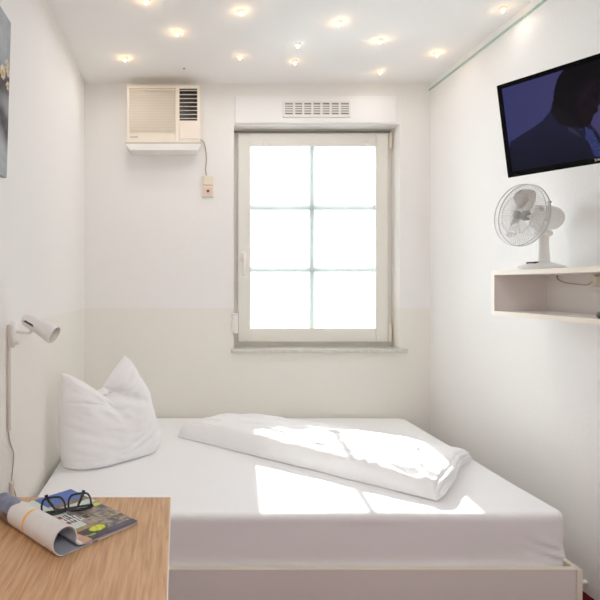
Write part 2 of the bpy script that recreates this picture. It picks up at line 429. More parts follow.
    obj('hem', bm, m_linen, o, True).location = (0, 0, 0)
duvet()

# ---- pillow
def pillow():
    Abase = Vector((-.526, 2.335)); Bbase = Vector((-.115, 2.72)); d = Bbase-Abase
    nrm = Vector((d.y, -d.x)).normalized()
    def onplane(px, py):
        dx = (px-CX)/F; t = (dx*Abase.y-Abase.x)/(d.x-dx*d.y); Y = Abase.y+t*d.y
        return Vector((t, EYE-(py-CY)/F*Y))
    cr = lambda L, k=10: catmull([Vector((*onplane(*p), 0)) for p in L], k)
    left = cr([(63, 462), (59, 440), (58.5, 405), (61, 385), (61.5, 373)])
    topL = cr([(61.5, 373), (70, 375), (84, 382.5), (98, 393)]); topR = cr([(98, 393), (105, 383), (114, 370), (124, 354.5)])
    right = cr([(153, 447), (154.5, 432), (150, 412), (145, 391), (137, 375), (131, 362), (124, 354.5)])
    def samp(P, t):
        L = [0]
        for a, b in zip(P, P[1:]): L.append(L[-1]+(b-a).length)
        x = t*L[-1]
        for i in range(len(P)-1):
            if x <= L[i+1] or i == len(P)-2: return P[i].lerp(P[i+1], (x-L[i])/max(1e-9, L[i+1]-L[i]))
    def top(u): return samp(topL, u/.56) if u < .56 else samp(topR, (u-.56)/.44)
    bl, br = left[0], right[0]
    def bottom(u): p = bl.lerp(br, u); return Vector((p.x, .372+0*u, 0))
    lb = left[0].copy()
    n = 110
    bm = B(); fr, bk = {}, {}
    c00, c10, c01, c11 = bottom(0), bottom(1), top(0), top(1)
    for i in range(n+1):
        for j in range(n+1):
            u, v = i/n, j/n
            Lp, Rp = samp(left, v), samp(right, v)
            Lp = Lp if v > 0 else c00
            P = (1-v)*bottom(u)+v*top(u)+(1-u)*Lp+u*Rp-((1-u)*(1-v)*left[0]+u*(1-v)*right[0]+(1-u)*v*c01+u*v*c11)
            eu = min(u, 1-u); ev = 1-v
            ru = math.sqrt(max(0, 1-(1-min(1, eu/.32))**2)); rvv = math.sqrt(max(0, 1-(1-min(1, ev/.60))**2))
            rb = .86+.14*math.sqrt(max(0, 1-(1-min(1, v/.12))**2)) if v < .12 else 1
            T_ = (.150-.055*v**.8)*(ru**.9)*(rvv**.9)*rb
            # karate-chop dent running down from the notch towards the right side
            a = Vector((.56, 1.0)); b = Vector((.80, .62)); q = Vector((u, v)); ab = b-a
            tt = max(0, min(1, (q-a).dot(ab)/ab.dot(ab))); dist = (q-(a+ab*tt)).length
            dent = (.060*math.exp(-(dist/.05)**2)+.02*math.exp(-(dist/.018)**2))*(1-.6*tt)
            # side of the chop: the left lobe bulges in front of the right horn
            W = Vector((u*7, v*7, 1))
            wr = .007*noise.noise(W)+.0045*noise.noise(Vector((u*5+v*9, v*4-u*3, 4))*1.6)
            # creases: across the right point, down from the chop, and along the base
            for (ca, cb, cw, am) in (((.66, .80), (1.0, .86), .018, -.007), ((.70, .70), (.99, .72), .022, -.008), ((.72, .76), (.97, .79), .016, .004), ((.80, .62), (.90, .42), .030, -.006),
                                     ((.0, .70), (.42, .73), .012, -.004), ((.50, .80), (.62, .60), .030, -.006), ((.60, .62), (.66, .48), .03, .005),
                                     ((.35, .07), (.95, .20), .022, -.008), ((.45, .16), (.98, .30), .020, -.006), ((.15, .05), (.7, .10), .018, .005), ((.05, .10), (.4, .06), .02, -.005)):
                ca = Vector(ca); cb = Vector(cb); cd = cb-ca; tq = (q-ca).dot(cd)/cd.dot(cd); t2 = max(0, min(1, tq))
                ds_ = (q-(ca+cd*t2)).length; wr += 1.8*am*math.exp(-(ds_/cw)**2)*(.35+.65*math.sin(math.pi*t2))
            for F_, sg in ((fr, 1), (bk, -1)):
                dd = T_*(1.0 if sg > 0 else .45)
                dd += (wr - dent)*min(1, T_/.03)
                xy = Abase+d*P.x+nrm*sg*dd
                z = P.y
                if v < .2: z -= 0
                xy.x = max(xy.x, XL+.012)
                F_[i, j] = bm.verts.new((xy.x, xy.y, max(z, MT+.002)))
    for i in range(n):
        for j in range(n):
            bm.faces.new((fr[i, j], fr[i+1, j], fr[i+1, j+1], fr[i, j+1])); bm.faces.new((bk[i, j], bk[i, j+1], bk[i+1, j+1], bk[i+1, j]))
    for i in range(n):
        bm.faces.new((fr[i, 0], bk[i, 0], bk[i+1, 0], fr[i+1, 0])); bm.faces.new((fr[i, n], fr[i+1, n], bk[i+1, n], bk[i, n]))
        bm.faces.new((fr[0, i], fr[0, i+1], bk[0, i+1], bk[0, i])); bm.faces.new((fr[n, i], bk[n, i], bk[n, i+1], fr[n, i+1]))
    bmesh.ops.remove_doubles(bm, verts=bm.verts, dist=.0002)
    for _ in range(2): bmesh.ops.smooth_vert(bm, verts=bm.verts, factor=.5, use_axis_x=True, use_axis_y=True, use_axis_z=True)
    o = obj('pillow', bm, m_soft, None, True, loc=(-.32, 2.54, MT))
    tag(o, 'plump white pillow standing on the mattress by the left wall, its top in two points', 'pillow')
pillow()

# ------------------------------------------------------------------ table
TZ = .75; ty0, ty1 = .47, 1.085; tx0, tx1 = XL+.004, -.0145
tab = thing('side_table', 'oak laminate side table in the foreground against the left wall', 'table', ((tx0+tx1)/2, (ty0+ty1)/2, 0))
bm = B(); box(bm, tx0, tx1-.0012, ty0, ty1, TZ-.025, TZ, .0008); obj('tabletop', bm, m_wood, tab)
bm = B(); box(bm, tx1-.0012, tx1, ty0, ty1, TZ-.025, TZ-.0004); obj('edging_strip', bm, m_edge, tab)
for xx in (tx0, tx1-.05):
    bm = B(); box(bm, xx+.005, xx+.025, ty0+.02, ty1-.03, 0, TZ-.025, .001); obj('side_panel', bm, m_wood, tab)
bm = B(); box(bm, tx0+.025, tx1-.045, ty1-.06, ty1-.045, .35, TZ-.025, .001); obj('back_panel', bm, m_wood, tab)

# ------------------------------------------------------------------ magazine
MP1 = Vector((-.075, .961)); MA = Vector((.715, -.699)).normalized(); MB_ = Vector((.699, .715)).normalized()
def magazine():
    root = thing('magazine', 'colourful magazine on the wooden table, its left pages curled back into a roll', 'magazine', (-.2, .98, TZ))
    path = [(-.100, .0018), (-.12, .0016), (-.14, .0015), (-.155, .0016)]
    c = (-.155, .0230); r = .0214
    for k in range(1, 27):
        a = math.radians(-90-k*11.2); path.append((c[0]+r*math.cos(a), c[1]+r*math.sin(a)))
    path += [(-.1325, .0115), (-.128, .0088), (-.120, .0078), (-.095, .0072), (-.05, .0062), (0, .0052)]
    P = catmull([Vector((b, h, 0)) for b, h in path], 5)
    L = [0]
    for a, b in zip(P, P[1:]): L.append(L[-1]+(b-a).length)
    N_ = 250; Q_ = []; i_ = 0
    for k in range(N_+1):
        x = L[-1]*k/N_
        while i_ < len(P)-2 and L[i_+1] < x: i_ += 1
        Q_.append(P[i_].lerp(P[i_+1], (x-L[i_])/max(1e-9, L[i_+1]-L[i_])))
    P = Q_; LT = L[-1]
    L = [0]
    for a, b in zip(P, P[1:]): L.append(L[-1]+(b-a).length)
    arc0 = next(l for p, l in zip(P, L) if p.x <= -.154); 
    na = 96
    bm = B(); outer, inner = {}, {}
    info = []
    for j, p in enumerate(P):
        t = (P[min(j+1, len(P)-1)]-P[max(j-1, 0)]).normalized(); nn = Vector((-t.y, t.x, 0))
        on_cover = p.x >= -.127 and p.y > .004
        # outer side = away from the roll centre
        if (nn.dot(p-Vector((c[0], c[1], 0))) < 0 and not on_cover) or (on_cover and nn.y < 0): nn = -nn
        th = .0011 if not on_cover else .0011+.0020*min(1, (p.x+.127)/.02)
        for i in range(na+1):
            a = -.213*(1-i/na)
            rr = 1
            sgn = 1
            tail = p.y < .002 and j < N_*.3
            def W(q, a=a):
                base = MP1+MA*a+MB_*q.x
                return (base.x, base.y, TZ+max(.0003, q.y))
            k = 1+.10*(i/na-.5)
            q = Vector((c[0]+(p.x-c[0])*k, p.y*k, 0)) if p.x < -.13 else p
            if tail: up = Vector((0, 1, 0)); o_ = q-up*.0005; i_ = q+up*.0006
            else: o_ = q+nn*th*(.9 if p.x < -.12 else .6); i_ = q-nn*th*(.9 if p.x < -.12 else 1.2)
            outer[i, j] = bm.verts.new(W(o_)); inner[i, j] = bm.verts.new(W(i_)); info += [(a, j, 1), (a, j, 0)]
    M = len(P)-1
    for i in range(na):
        for j in range(M):
            bm.faces.new((outer[i, j], outer[i, j+1], outer[i+1, j+1], outer[i+1, j])); bm.faces.new((inner[i, j], inner[i+1, j], inner[i+1, j+1], inner[i, j+1]))
    for j in range(M):
        bm.faces.new((outer[0, j], inner[0, j], inner[0, j+1], outer[0, j+1])); bm.faces.new((outer[na, j], outer[na, j+1], inner[na, j+1], inner[na, j]))
    for i in range(na):
        bm.faces.new((outer[i, 0], outer[i+1, 0], inner[i+1, 0], inner[i, 0])); bm.faces.new((outer[i, M], inner[i, M], inner[i+1, M], outer[i+1, M]))
    o = obj('pages', bm, m_print, root, 'auto')
    rnd = random.Random(3)
    glyph = {}
    def paint(idx):
        a, j, side = info[idx]; b, h = P[j].x, P[j].y
        if not side: return rgb(176, 178, 186)
        n = noise.noise(Vector((a*60, b*60, 0))); n2 = noise.noise(Vector((a*150, b*150, 5)))
        covers = b > -.1335 and h > .004 and j > 150 and (b > -.127 or h < .016)
        if not covers:
            ang = j
            if a < -.150+.012*n and h > .006: 
                return rgb(112+30*n, 118+30*n, 140+40*n) if h > .028 else rgb(110+60*n2, 92+40*n2, 86+40*n2)
            if abs(a+.098) < .0028 and h > .012: return rgb(238, 176, 84)
            return rgb(216+6*n, 211+6*n, 207)
        e = lambda a0, b0, ra, rb: ((a-a0)/ra)**2+((b-b0)/rb)**2 < 1
        if e(-.027, -.070, .0105, .016): return rgb(205, 214, 20) if n2 < .25 else rgb(140, 150, 30)
        if e(-.112, -.010, .007, .010): return rgb(205, 216, 40)
        if abs(a+.012-.15*(b+.09)) < .002 and -.105 < b < -.085: return rgb(150, 190, 50)
        if a < -.160 and b > -.088: return rgb(44+14*n, 92+14*n, 172+14*n)
        if a < -.145 and b > -.078: return rgb(120+50*n2, 84+40*n2, 66)
        # headline: three rows of letters
        for row, (a0, c0) in enumerate(((-.113, (205, 60, 50)), (-.098, (240, 240, 236)), (-.083, (200, 60, 60)))):
            if a0 < a < a0+.0115 and -.130+row*.004 < b < -.074+row*.004:
                cell = int((b+.2)/.0062); sub = int((b+.2)/.0021) % 3; rr = int((a-a0)/.0029)
                on = (sub == 0) or (rr in (0, 3) and (cell*7+rr) % 3) or (rr == (cell+row) % 4)
                if sub == 2: on = False
                if on: return rgb(*((c0 if b < -.094 else (238, 238, 235))))
                return rgb(40, 52, 50)
        if a > -.052 and b < -.060 and a > -.05+.3*(b+.13)*0:
            if b < -.112+.2*(a+.05): return rgb(196+20*n, 150+20*n, 122)
            return rgb(58+14*n, 46+12*n, 58+16*n) if a > -.036 else rgb(150+50*n2, 130+40*n2, 84+20*n)
        if a > -.108 and b > -.062:
            g = 120+80*n+40*n2
            if a > -.014: return rgb(74+20*n, 62+20*n, 80+20*n)
            if n2 > .28: return rgb(190, 160, 60)
            return rgb(max(40, g), max(40, g*.96), max(44, g*.98))
        if a > -.125 and b > -.075: return rgb(150+40*n, 140+40*n, 142+40*n)
        return rgb(206+10*n, 214+8*n, 204+8*n)
    # vertices were created in info order
    col_attr(o, paint)
    # a few loose inner sheets under the cover
    bm = B()
    for q, (h0, sh) in enumerate(((.0008, -.004), (.0019, -.007), (.0030, -.003))):
        base = lambda a, b, z: bm.verts.new((*(MP1+MA*a+MB_*(b)), TZ+z))
        A_, B2 = -.212, -.001
        vs = [base(A_, -.088, h0), base(B2, -.088, h0), base(B2, sh, h0), base(A_, sh, h0)]
        vt = [base(A_, -.088, h0+.0008), base(B2, -.088, h0+.0008), base(B2, sh, h0+.0008), base(A_, sh, h0+.0008)]
        bm.faces.new(vs[::-1]); bm.faces.new(vt)
        for k in range(4): bm.faces.new((vs[k], vs[(k+1) % 4], vt[(k+1) % 4], vt[k]))
    obj('inner_pages', bm, m_paper, root)
magazine()

# ------------------------------------------------------------------ eyeglasses: upside down, folded
def glasses():
    gz = TZ+.0108
    C = Vector((-.2090, .989, gz)); ex = Vector((.93, .37, 0)).normalized(); ey = Vector((-ex.y, ex.x, 0)); 
    lean = math.radians(50); up = (Vector((0, 0, 1))*math.sin(lean)+ey*math.cos(lean)).normalized()
    root = thing('eyeglasses', 'folded black-rimmed eyeglasses lying upside down on the magazine', 'eyeglasses', tuple(C))
    fw = Vector((0, 0, 1))
    GK = .93
    def P(x, h, back=0): return C+(ex*x+up*h+ey*back)*GK
    def lens_outline(s):
        pts = [(.006, .002), (.026, -.000), (.046, .002), (.0500, .010), (.0485, .022), (.043, .0295), (.027, .0315), (.012, .0295), (.0055, .021), (.0035, .010)]
        return catmull([P(s*x, h+.002) for x, h in pts], 6, True)
    bm = B()
    for s in (-1, 1): tube(bm, lens_outline(s), .0017, 8, True, (1.0, 1.2))
    tube(bm, catmull([P(-.0042, .010), P(0, .0075), P(.0042, .010)], 6), .0016, 8)
    tube(bm, catmull([P(-.0525, .006), P(-.045, .0022), P(-.026, .0008), P(-.007, .003), P(0, .006), P(.007, .003), P(.026, .0008), P(.045, .0022), P(.0525, .006)], 6), .0027, 8)
    obj('frame', bm, m_dark, root, True)
    for s in (-1, 1):
        bm = B(); ol = lens_outline(s); nv = up.cross(ex)*.0003
        f = [bm.verts.new(p+nv) for p in ol]; b_ = [bm.verts.new(p-nv) for p in ol]
        bm.faces.new(f); bm.faces.new(b_[::-1])
        for k in range(len(ol)): bm.faces.new((f[k], f[(k+1) % len(ol)], b_[(k+1) % len(ol)], b_[k]))
        obj('lens', bm, m_glass, root)
    for s, off in ((-1, .004), (1, .0075)):
        bm = B()
        Q = [C+ex*(s*.0525)+ey*.001+Vector((0, 0, .004)), C+ex*(s*.050)+ey*(off+.001)+Vector((0, 0, .0035)), C+ex*(s*.02)+ey*(off+.003)+Vector((0, 0, .003)), C-ex*(s*.018)+ey*(off+.004)+Vector((0, 0, .0032)),
             C-ex*(s*.026)+ey*(off+.010)+Vector((0, 0, .008)), C-ex*(s*.036)+ey*(off+.020)+Vector((0, 0, .0215)), C-ex*(s*.0385)+ey*(off+.022)+Vector((0, 0, .029))]
        Q = [C+(q-C)*GK for q in Q]
        tube(bm, catmull(Q, 6), [.0017]*18+[.0019+.0001*k for k in range(19)], 8, False, (1.1, .8)); obj('temple', bm, m_dark, root, True)
glasses()

# ------------------------------------------------------------------ reading lamp on the left wall
def reading_lamp():
    D = 1.81; sc = D/F
    def at(px, py, x=None, Dd=D):
        return Vector(((px-CX)*Dd/F, Dd, EYE-(py-CY)*Dd/F))
    c = Vector((XL, 1.82, 1.018))
    root = thing('reading_lamp', 'small white spot reading lamp on the left wall above the bed head', 'lamp', tuple(c))
    bm = B()
    prof = [(.034, 0), (.034, .010), (.030, .018), (.018, .022)]
    M = Matrix.Translation(c) @ Matrix.Rotation(math.pi/2, 4, 'Y') @ Matrix.Diagonal((1.35, 1, 1, 1))
    lathe(bm, M, prof, 36); obj('wall_plate', bm, m_white, root, 'auto')
    el = at(31.5, 332); hk = Vector((el.x, 1.80, el.z))
    bm = B(); tube(bm, catmull([c+Vector((.018, 0, .008)), Vector((-.55, 1.815, 1.027)), Vector((-.525, 1.805, 1.026)), hk, hk+Vector((.006, 0, .02))], 6), .0055, 12); obj('arm', bm, m_white, root, True)
    bm = B(); cyl(bm, c+Vector((.018, -.005, -.028)), c+Vector((.034, -.012, -.028)), .0075, .006); obj('switch_knob', bm, m_edge, root, 'auto')
    p0 = at(23.5, 317.5, Dd=1.80); p1 = at(54.5, 335.5, Dd=1.77)
    M, Ln = frame_to(p0, p1)
    prof = [(.0005, 0), (.012, .0015), (.019, .006), (.0235, .014), (.0245, .022), (.0245, Ln*.52), (.0252, Ln*.56), (.0262, Ln*.60), (.031, Ln*.88), (.0325, Ln), (.0305, Ln), (.029, Ln*.88), (.0235, Ln*.6), (.0225, .03), (.0005, .03)]
    bm = B(); lathe(bm, M, prof, 40, False); sh = obj('lamp_shade', bm, m_white, root, 'auto')
    bm = B(); lathe(bm, M, [(.0005, .03), (.012, .032), (.012, .05), (.022, .085), (.02, .098), (.0005, .104)], 24, False); obj('bulb', bm, m_white, root, True)
    # dark slot on the side of the shade
    ax = (p1-p0).normalized(); sidev = (Vector((0, -1, 0))-ax*ax.dot(Vector((0, -1, 0)))).normalized(); oth = ax.cross(sidev).normalized()
    bm = B()
    for t0, t1, o_ in ((.018, .060, -.003), (.022, .056, -.007)):
        dirn = (sidev*.94+oth*(.34 if oth.z < 0 else -.34)).normalized()
        a = p0+ax*t0+dirn*.0238+ (ax.cross(dirn))*o_; b_ = p0+ax*t1+dirn*.0238+(ax.cross(dirn))*o_
        cyl(bm, a, b_, .0018, n=8)
    obj('vent_slot', bm, m_darkgrey, root)
    # duct and cable down the wall
    bm = B(); box(bm, XL, XL+.009, 1.776, 1.797, .69, 1.055, .002); obj('cable_duct', bm, m_duct, root)
    def wl(px, py, out=.004):
        Dd = (XL+out)*F/(px-CX); return Vector((XL+out, Dd, EYE-(py-CY)*Dd/F))
    bm = B(); tube(bm, catmull([wl(8.5, 425), wl(9.5, 440), wl(13.5, 453), wl(13, 466), wl(11.7, 480), wl(13.5, 488), wl(17, 500), wl(20, 515)], 6), .0022, 8); obj('cable', bm, m_cable, root, True)
    bm = B(); box(bm, XL, XL+.012, 1.80, 1.822, .40, .51, .003); obj('plug_cover', bm, m_duct, root)
reading_lamp()

# ------------------------------------------------------------------ painting on the left wall
def painting():
    root = thing('canvas_painting', 'grey abstract canvas painting with pale blossoms, cut off at the left edge', 'painting', (XL, 1.5, 1.23+.3))
    y0, y1, z0, z1 = 1.08, 1.722, 1.542, 2.053
    ny, nz = 70, 60
    # canvas hangs slightly forward at the top
    lean = lambda z: .002+.014*(z-z0)/(z1-z0)
    bm = B(); fr, bk = {}, {}; info = []
    for i in range(ny+1):
        for j in range(nz+1):
            y = y0+(y1-y0)*i/ny; z = z0+(z1-z0)*j/nz
            fr[i, j] = bm.verts.new((XL+lean(z)+.016, y, z)); bk[i, j] = bm.verts.new((XL+lean(z), y, z)); info += [(i/ny, j/nz)]*2
    for i in range(ny):
        for j in range(nz):
            bm.faces.new((fr[i, j], fr[i+1, j], fr[i+1, j+1], fr[i, j+1])); bm.faces.new((bk[i, j], bk[i, j+1], bk[i+1, j+1], bk[i+1, j]))
    for i in range(ny):
        bm.faces.new((fr[i, 0], bk[i, 0], bk[i+1, 0], fr[i+1, 0])); bm.faces.new((fr[i, nz], fr[i+1, nz], bk[i+1, nz], bk[i, nz]))
    for j in range(nz):
        bm.faces.new((fr[0, j], fr[0, j+1], bk[0, j+1], bk[0, j])); bm.faces.new((fr[ny, j], bk[ny, j], bk[ny, j+1], fr[ny, j+1]))
    o = obj('canvas', bm, m_canvas, root)
    # the wall end is i = ny (far edge, the visible one)
    fl = [(.985, .67, .020, .028), (.955, .70, .025, .035), (.90, .63, .04, .04), (.975, .585, .022, .024), (.80, .70, .05, .05)]
    def paint(k):
        u, v = info[k]; n = noise.noise(Vector((u*5, v*5, 2))); n2 = noise.noise(Vector((u*18, v*22, 3)))
        for a, b, ra, rb in fl:
            q = ((u-a)/ra)**2+((v-b)/rb)**2
            if q < .25: return rgb(190, 170, 80)
            if q < 1: return rgb(226+20*n2, 208+20*n2, 190+20*n2)
        dk = math.exp(-((v-.60-.25*(u-1))/.08)**2)+.9*math.exp(-((v-.30+.5*(u-1))/.09)**2)
        g = 168+16*n+14*n2
        g = g*(1-.62*min(1, dk*(1+.5*n2)))
        return rgb(g*.97+8*dk, g, g*1.03)
    col_attr(o, paint)
painting()

# ------------------------------------------------------------------ air conditioner
def air_con():
    root = thing('air_conditioner', 'beige window-style air conditioner on the back wall left of the window', 'air conditioner', (-.09, YB, 2.04))
    Y0 = 3.15; k = Y0/F
    X = lambda px: (px-CX)*k
    Z = lambda py: EYE-(py-CY)*k
    bm = B(); box(bm, X(127), X(200), Y0+.012, YB, Z(143), Z(85.5), .004)
    frame_z = (Z(143), Z(85.5))
    # front face frame with openings for grille and louvre
    gx0, gx1, gz0, gz1 = X(129), X(175.5), Z(134), Z(88.5)
    lx0, lx1, lz0, lz1 = X(179.5), X(197.3), Z(120.5), Z(88.5)
    x0, x1, z0, z1 = X(127), X(200), Z(143), Z(85.5)
    box(bm, x0, gx0, Y0, Y0+.013, z0, z1, .001); box(bm, gx1, lx0, Y0-.001, Y0+.013, z0, z1, .001); box(bm, lx1, x1, Y0, Y0+.013, z0, z1, .001)
    box(bm, gx0, gx1, Y0, Y0+.013, gz1, z1, .001); box(bm, gx0, gx1, Y0, Y0+.013, z0, gz0, .001)
    box(bm, lx0, lx1, Y0, Y0+.013, lz1, z1, .001); box(bm, lx0, lx1, Y0, Y0+.013, z0, lz0, .001)
    obj('housing', bm, m_beige, root)
    bm = B(); n = 17
    for i in range(n):
        z = gz0+(gz1-gz0)*(i+.5)/n; h = (gz1-gz0)/n
        prism(bm, [(-.0005, -h*.40), (.009, -h*.1), (.009, h*.15), (-.0005, h*.30)], Matrix(((0, 0, 1, gx0), (1, 0, 0, Y0+.001), (0, 1, 0, z), (0, 0, 0, 1))), gx1-gx0)
    for i in range(1, 8):
        xx = gx0+(gx1-gx0)*i/8; box(bm, xx-.0008, xx+.0008, Y0+.008, Y0+.0115, gz0, gz1)
    obj('intake_grille', bm, m_beige2, root)
    bm = B(); box(bm, lx0, lx1, Y0+.0095, Y0+.0119, lz0, lz1); obj('outlet_recess', bm, m_dark, root)
    for i in range(8):
        z = lz0+(lz1-lz0)*(i+.55)/8
        bm = B(); box(bm, lx0, lx1, Y0+.001, Y0+.009, z-.0017, z+.0017, .0008); obj('louvre', bm, m_beige, root)
    bm = B(); box(bm, X(179.5), X(198), Y0-.004, Y0, Z(139), Z(122.5), .0015); obj('control_cover', bm, mat('pinkish_beige_plastic', rgb(240, 228, 216), .45), root)
    bm = B(); box(bm, X(130), X(138), Y0-.0012, Y0, Z(137.6), Z(136.4)); obj('nameplate', bm, mat('grey_print', rgb(190, 182, 172), .5), root)
    bm = B(); yb = YB
    xa, xb, za, zb = X(125), X(201), Z(143.6), Z(150.3)
    M = Matrix(((1, 0, 0, 0), (0, 0, 1, Y0-.005), (0, 1, 0, 0), (0, 0, 0, 1)))
    prism(bm, [(xa, za), (xb, za), (xb-.004, za-.016), (xb-.018, zb), (xa+.032, zb), (xa+.010, za-.016)], M, yb-Y0+.005)
    obj('drip_tray', bm, m_white, root)
    bm = B(); box(bm, xa, xb, Y0-.003, YB, za, za+.005); obj('gasket', bm, m_gapgrey, root)
    # cable to the outlet
    bm = B(); w_ = lambda px, py: Vector(((px-CX)*YB/F, YB-.006, EYE-(py-CY)*YB/F))
    tube(bm, catmull([Vector((X(199), YB-.01, Z(134))), w_(203.5, 142), w_(206, 152), w_(206.3, 162), w_(205.5, 170), w_(207.5, 179)], 6), .003, 8)
    obj('power_cable', bm, m_cable, root, True)
air_con()
def outlet_back():
    k = YB/F
    X = lambda px: (px-CX)*k
    Z = lambda py: EYE-(py-CY)*k
    root = thing('wall_socket', 'old beige double socket with a red centre hanging under the air conditioner cable', 'socket', (X(208), YB, Z(187)))
    bm = B(); box(bm, X(202), X(213.8), YB-.014, YB, Z(197.5), Z(176), .003); obj('base_plate', bm, m_beige, root)
    bm = B(); box(bm, X(203.5), X(212.5), YB-.020, YB-.013, Z(185.6), Z(177), .002); obj('cover', bm, m_beige2, root)
    bm = B(); box(bm, X(203.3), X(212.5), YB-.017, YB-.013, Z(196.6), Z(187), .002); obj('socket_insert', bm, mat('pinkish_plastic', rgb(226, 205, 192), .5), root)
    bm = B(); cyl(bm, (X(207.8), YB-.016, Z(191.5)), (X(207.8), YB-.021, Z(191.5)), .0085); obj('indicator', bm, m_red, root)
outlet_back()
def vent():
    k = YB/F
    X = lambda px: (px-CX)*k
    Z = lambda py: EYE-(py-CY)*k
    yf = YB-.012
    root = thing('vent_grille', 'white slotted vent grille on the shutter casing above the window', 'vent', (X(316), yf, Z(110)))
    x0, x1, z0, z1 = X(282.5), X(350), Z(118), Z(102)
    bm = B(); box(bm, x0, x1, yf-.0015, yf, z0, z1); obj('backing', bm, m_grey, root)
    bm = B(); n = 7; a0, a1 = x0+.012, x1-.012; c0, c1 = z0+.017, z1-.011
    box(bm, x0, a0, yf-.006, yf-.0015, z0, z1, .001); box(bm, a1, x1, yf-.006, yf-.0015, z0, z1, .001); box(bm, a0, a1, yf-.006, yf-.0015, z0, c0); box(bm, a0, a1, yf-.006, yf-.0015, c1, z1)
    cw = (a1-a0)/n
    for i in range(1, n): box(bm, a0+cw*i-.007, a0+cw*i+.007, yf-.006, yf-.0015, c0, c1)
    for i in range(1, 5):
        z = c0+(c1-c0)*i/5; box(bm, a0, a1, yf-.0055, yf-.0015, z-.0036, z+.0036)
    obj('slotted_plate', bm, m_white, root)
vent()

# ------------------------------------------------------------------ ceiling spots
spots = [
 ((125, 58), 'tiny warm ceiling spot just above the left end of the air conditioner'),
 ((177, 32), 'tiny warm ceiling spot, second one out from the air conditioner on the left'),
 ((146, 0), 'tiny warm ceiling spot cut by the top edge, furthest left and nearest the viewer'),
 ((241, 11), 'tiny warm ceiling spot near the top edge, right of the one cut by the edge'),
 ((240, 56), 'tiny faint ceiling spot above the left corner of the window casing'),
 ((298, 44), 'tiny white ceiling spot without warm glow, just in front of a warm one'),
 ((295, 61), 'tiny faint warm ceiling spot right above the middle of the window vent'),
 ((339, 22), 'tiny warm ceiling spot at the top centre, in front of the row above the window'),
 ((380, 40), 'tiny warm ceiling spot directly in front of the spot above the window right corner'),
 ((380, 71), 'tiny faint ceiling spot closest to the back wall, above the window right corner'),
 ((437, 53), 'tiny warm ceiling spot beside the green strip near the back right corner'),
 ((503, 8), 'tiny warm ceiling spot beside the green strip above the television')]
def spot_proto():
    e = bpy.data.objects.new('ceiling_spot', None); COL.objects.link(e); e.empty_display_size = .05
    bm = B(); lathe(bm, Matrix.Rotation(math.pi, 4, 'X'), [(.017, 0), (.017, .002), (.013, .004), (.010, .004), (.009, .001)], 24, False); obj('ring', bm, m_white, e, 'auto')
    bm = B(); lathe(bm, Matrix.Rotation(math.pi, 4, 'X'), [(.009, .002), (.012, .007), (.010, .012), (.006, .014)], 10, True); obj('crystal', bm, m_crystal, e)
    bm = B(); bmesh.ops.create_uvsphere(bm, u_segments=16, v_segments=10, radius=.006, matrix=Matrix.Translation((0, 0, -.014))); obj('bulb', bm, m_bulb, e, True)
    ld = bpy.data.lights.new('spot_glow', 'POINT'); ld.energy = SPOT_W; ld.color = (1, .62, .30); ld.shadow_soft_size = .006
    lo = bpy.data.objects.new('spot_glow', ld); COL.objects.link(lo); lo.parent = e; lo.location = (0, 0, -.026)
    ld = bpy.data.lights.new('spot_beam', 'AREA'); ld.shape = 'DISK'; ld.size = .03; ld.energy = BEAM_W; ld.color = (1, .985, .985)
    lo = bpy.data.objects.new('spot_beam', ld); COL.objects.link(lo); lo.parent = e; lo.location = (0, 0, -.034)
    return e
proto = spot_proto()
for i, ((px, py), lab) in enumerate(spots):
    r_ = ray(px, py); D = (H-EYE)/r_.z
    if i == 0: e = proto
    else:
        e = proto.copy(); COL.objects.link(e)
        for ch in proto.children:
            c_ = ch.copy(); COL.objects.link(c_); c_.parent = e
            if i == 5 and ch.name.startswith('bulb'):
                c_.data = ch.data.copy(); c_.data.materials[0] = m_bulbw
            if i == 5 and ch.name.startswith('spot_glow'):
                c_.data = ch.data.copy(); c_.data.energy = SPOT_W*.3; c_.data.color = (1, .9, .8)
            if i in (6, 9) and ch.name.startswith('spot_beam'):
                c_.data = ch.data.copy(); c_.data.energy = BEAM_W*.45
            if i in (10, 11) and ch.name.startswith('spot_beam'):
                c_.data = ch.data.copy(); c_.data.energy = BEAM_W*.2
            if i in (4, 6, 9, 11) and ch.name.startswith('spot_glow'):
                c_.data = ch.data.copy(); c_.data.energy = SPOT_W*.5
    e.location = (r_.x*D, D, H)
    tag(e, lab, 'ceiling light', 'warm star-like spots set in the ceiling')
# unseen opal fill lamp, added behind the viewer to brighten the room evenly
lp = thing('added_fill_lamp', 'round opal fill lamp added on the ceiling behind the viewer, out of view', 'ceiling light', (.5, -.75, H))
bm = B(); lathe(bm, Matrix.Translation((.5, -.75, H)) @ Matrix.Rotation(math.pi, 4, 'X'), [(.21, 0), (.21, .02), (.205, .02)], 40); obj('base', bm, m_white, lp, 'auto')
bm = B(); lathe(bm, Matrix.Translation((.5, -.75, H)) @ Matrix.Rotation(math.pi, 4, 'X'), [(.20, .02), (.19, .045), (.14, .065), (.07, .078), (.001, .08)], 40); obj('lamp_shade', bm, m_fillglow, lp, True)
ld = bpy.data.lights.new('added_fill_light', 'AREA'); ld.shape = 'DISK'; ld.size = .4; ld.energy = FILL_W; ld.color = (.95, .97, 1)
lo = bpy.data.objects.new('added_fill_light', ld); COL.objects.link(lo); lo.parent = lp; lo.location = (0, 0, -.09)
sc_ = B(); cyl(sc_, (.035, 3.04, H), (.035, 3.04, H-.004), .006); 
o = obj('screw', sc_, m_grey); tag(o, 'tiny dark screw in the ceiling above the right end of the air conditioner', 'screw')

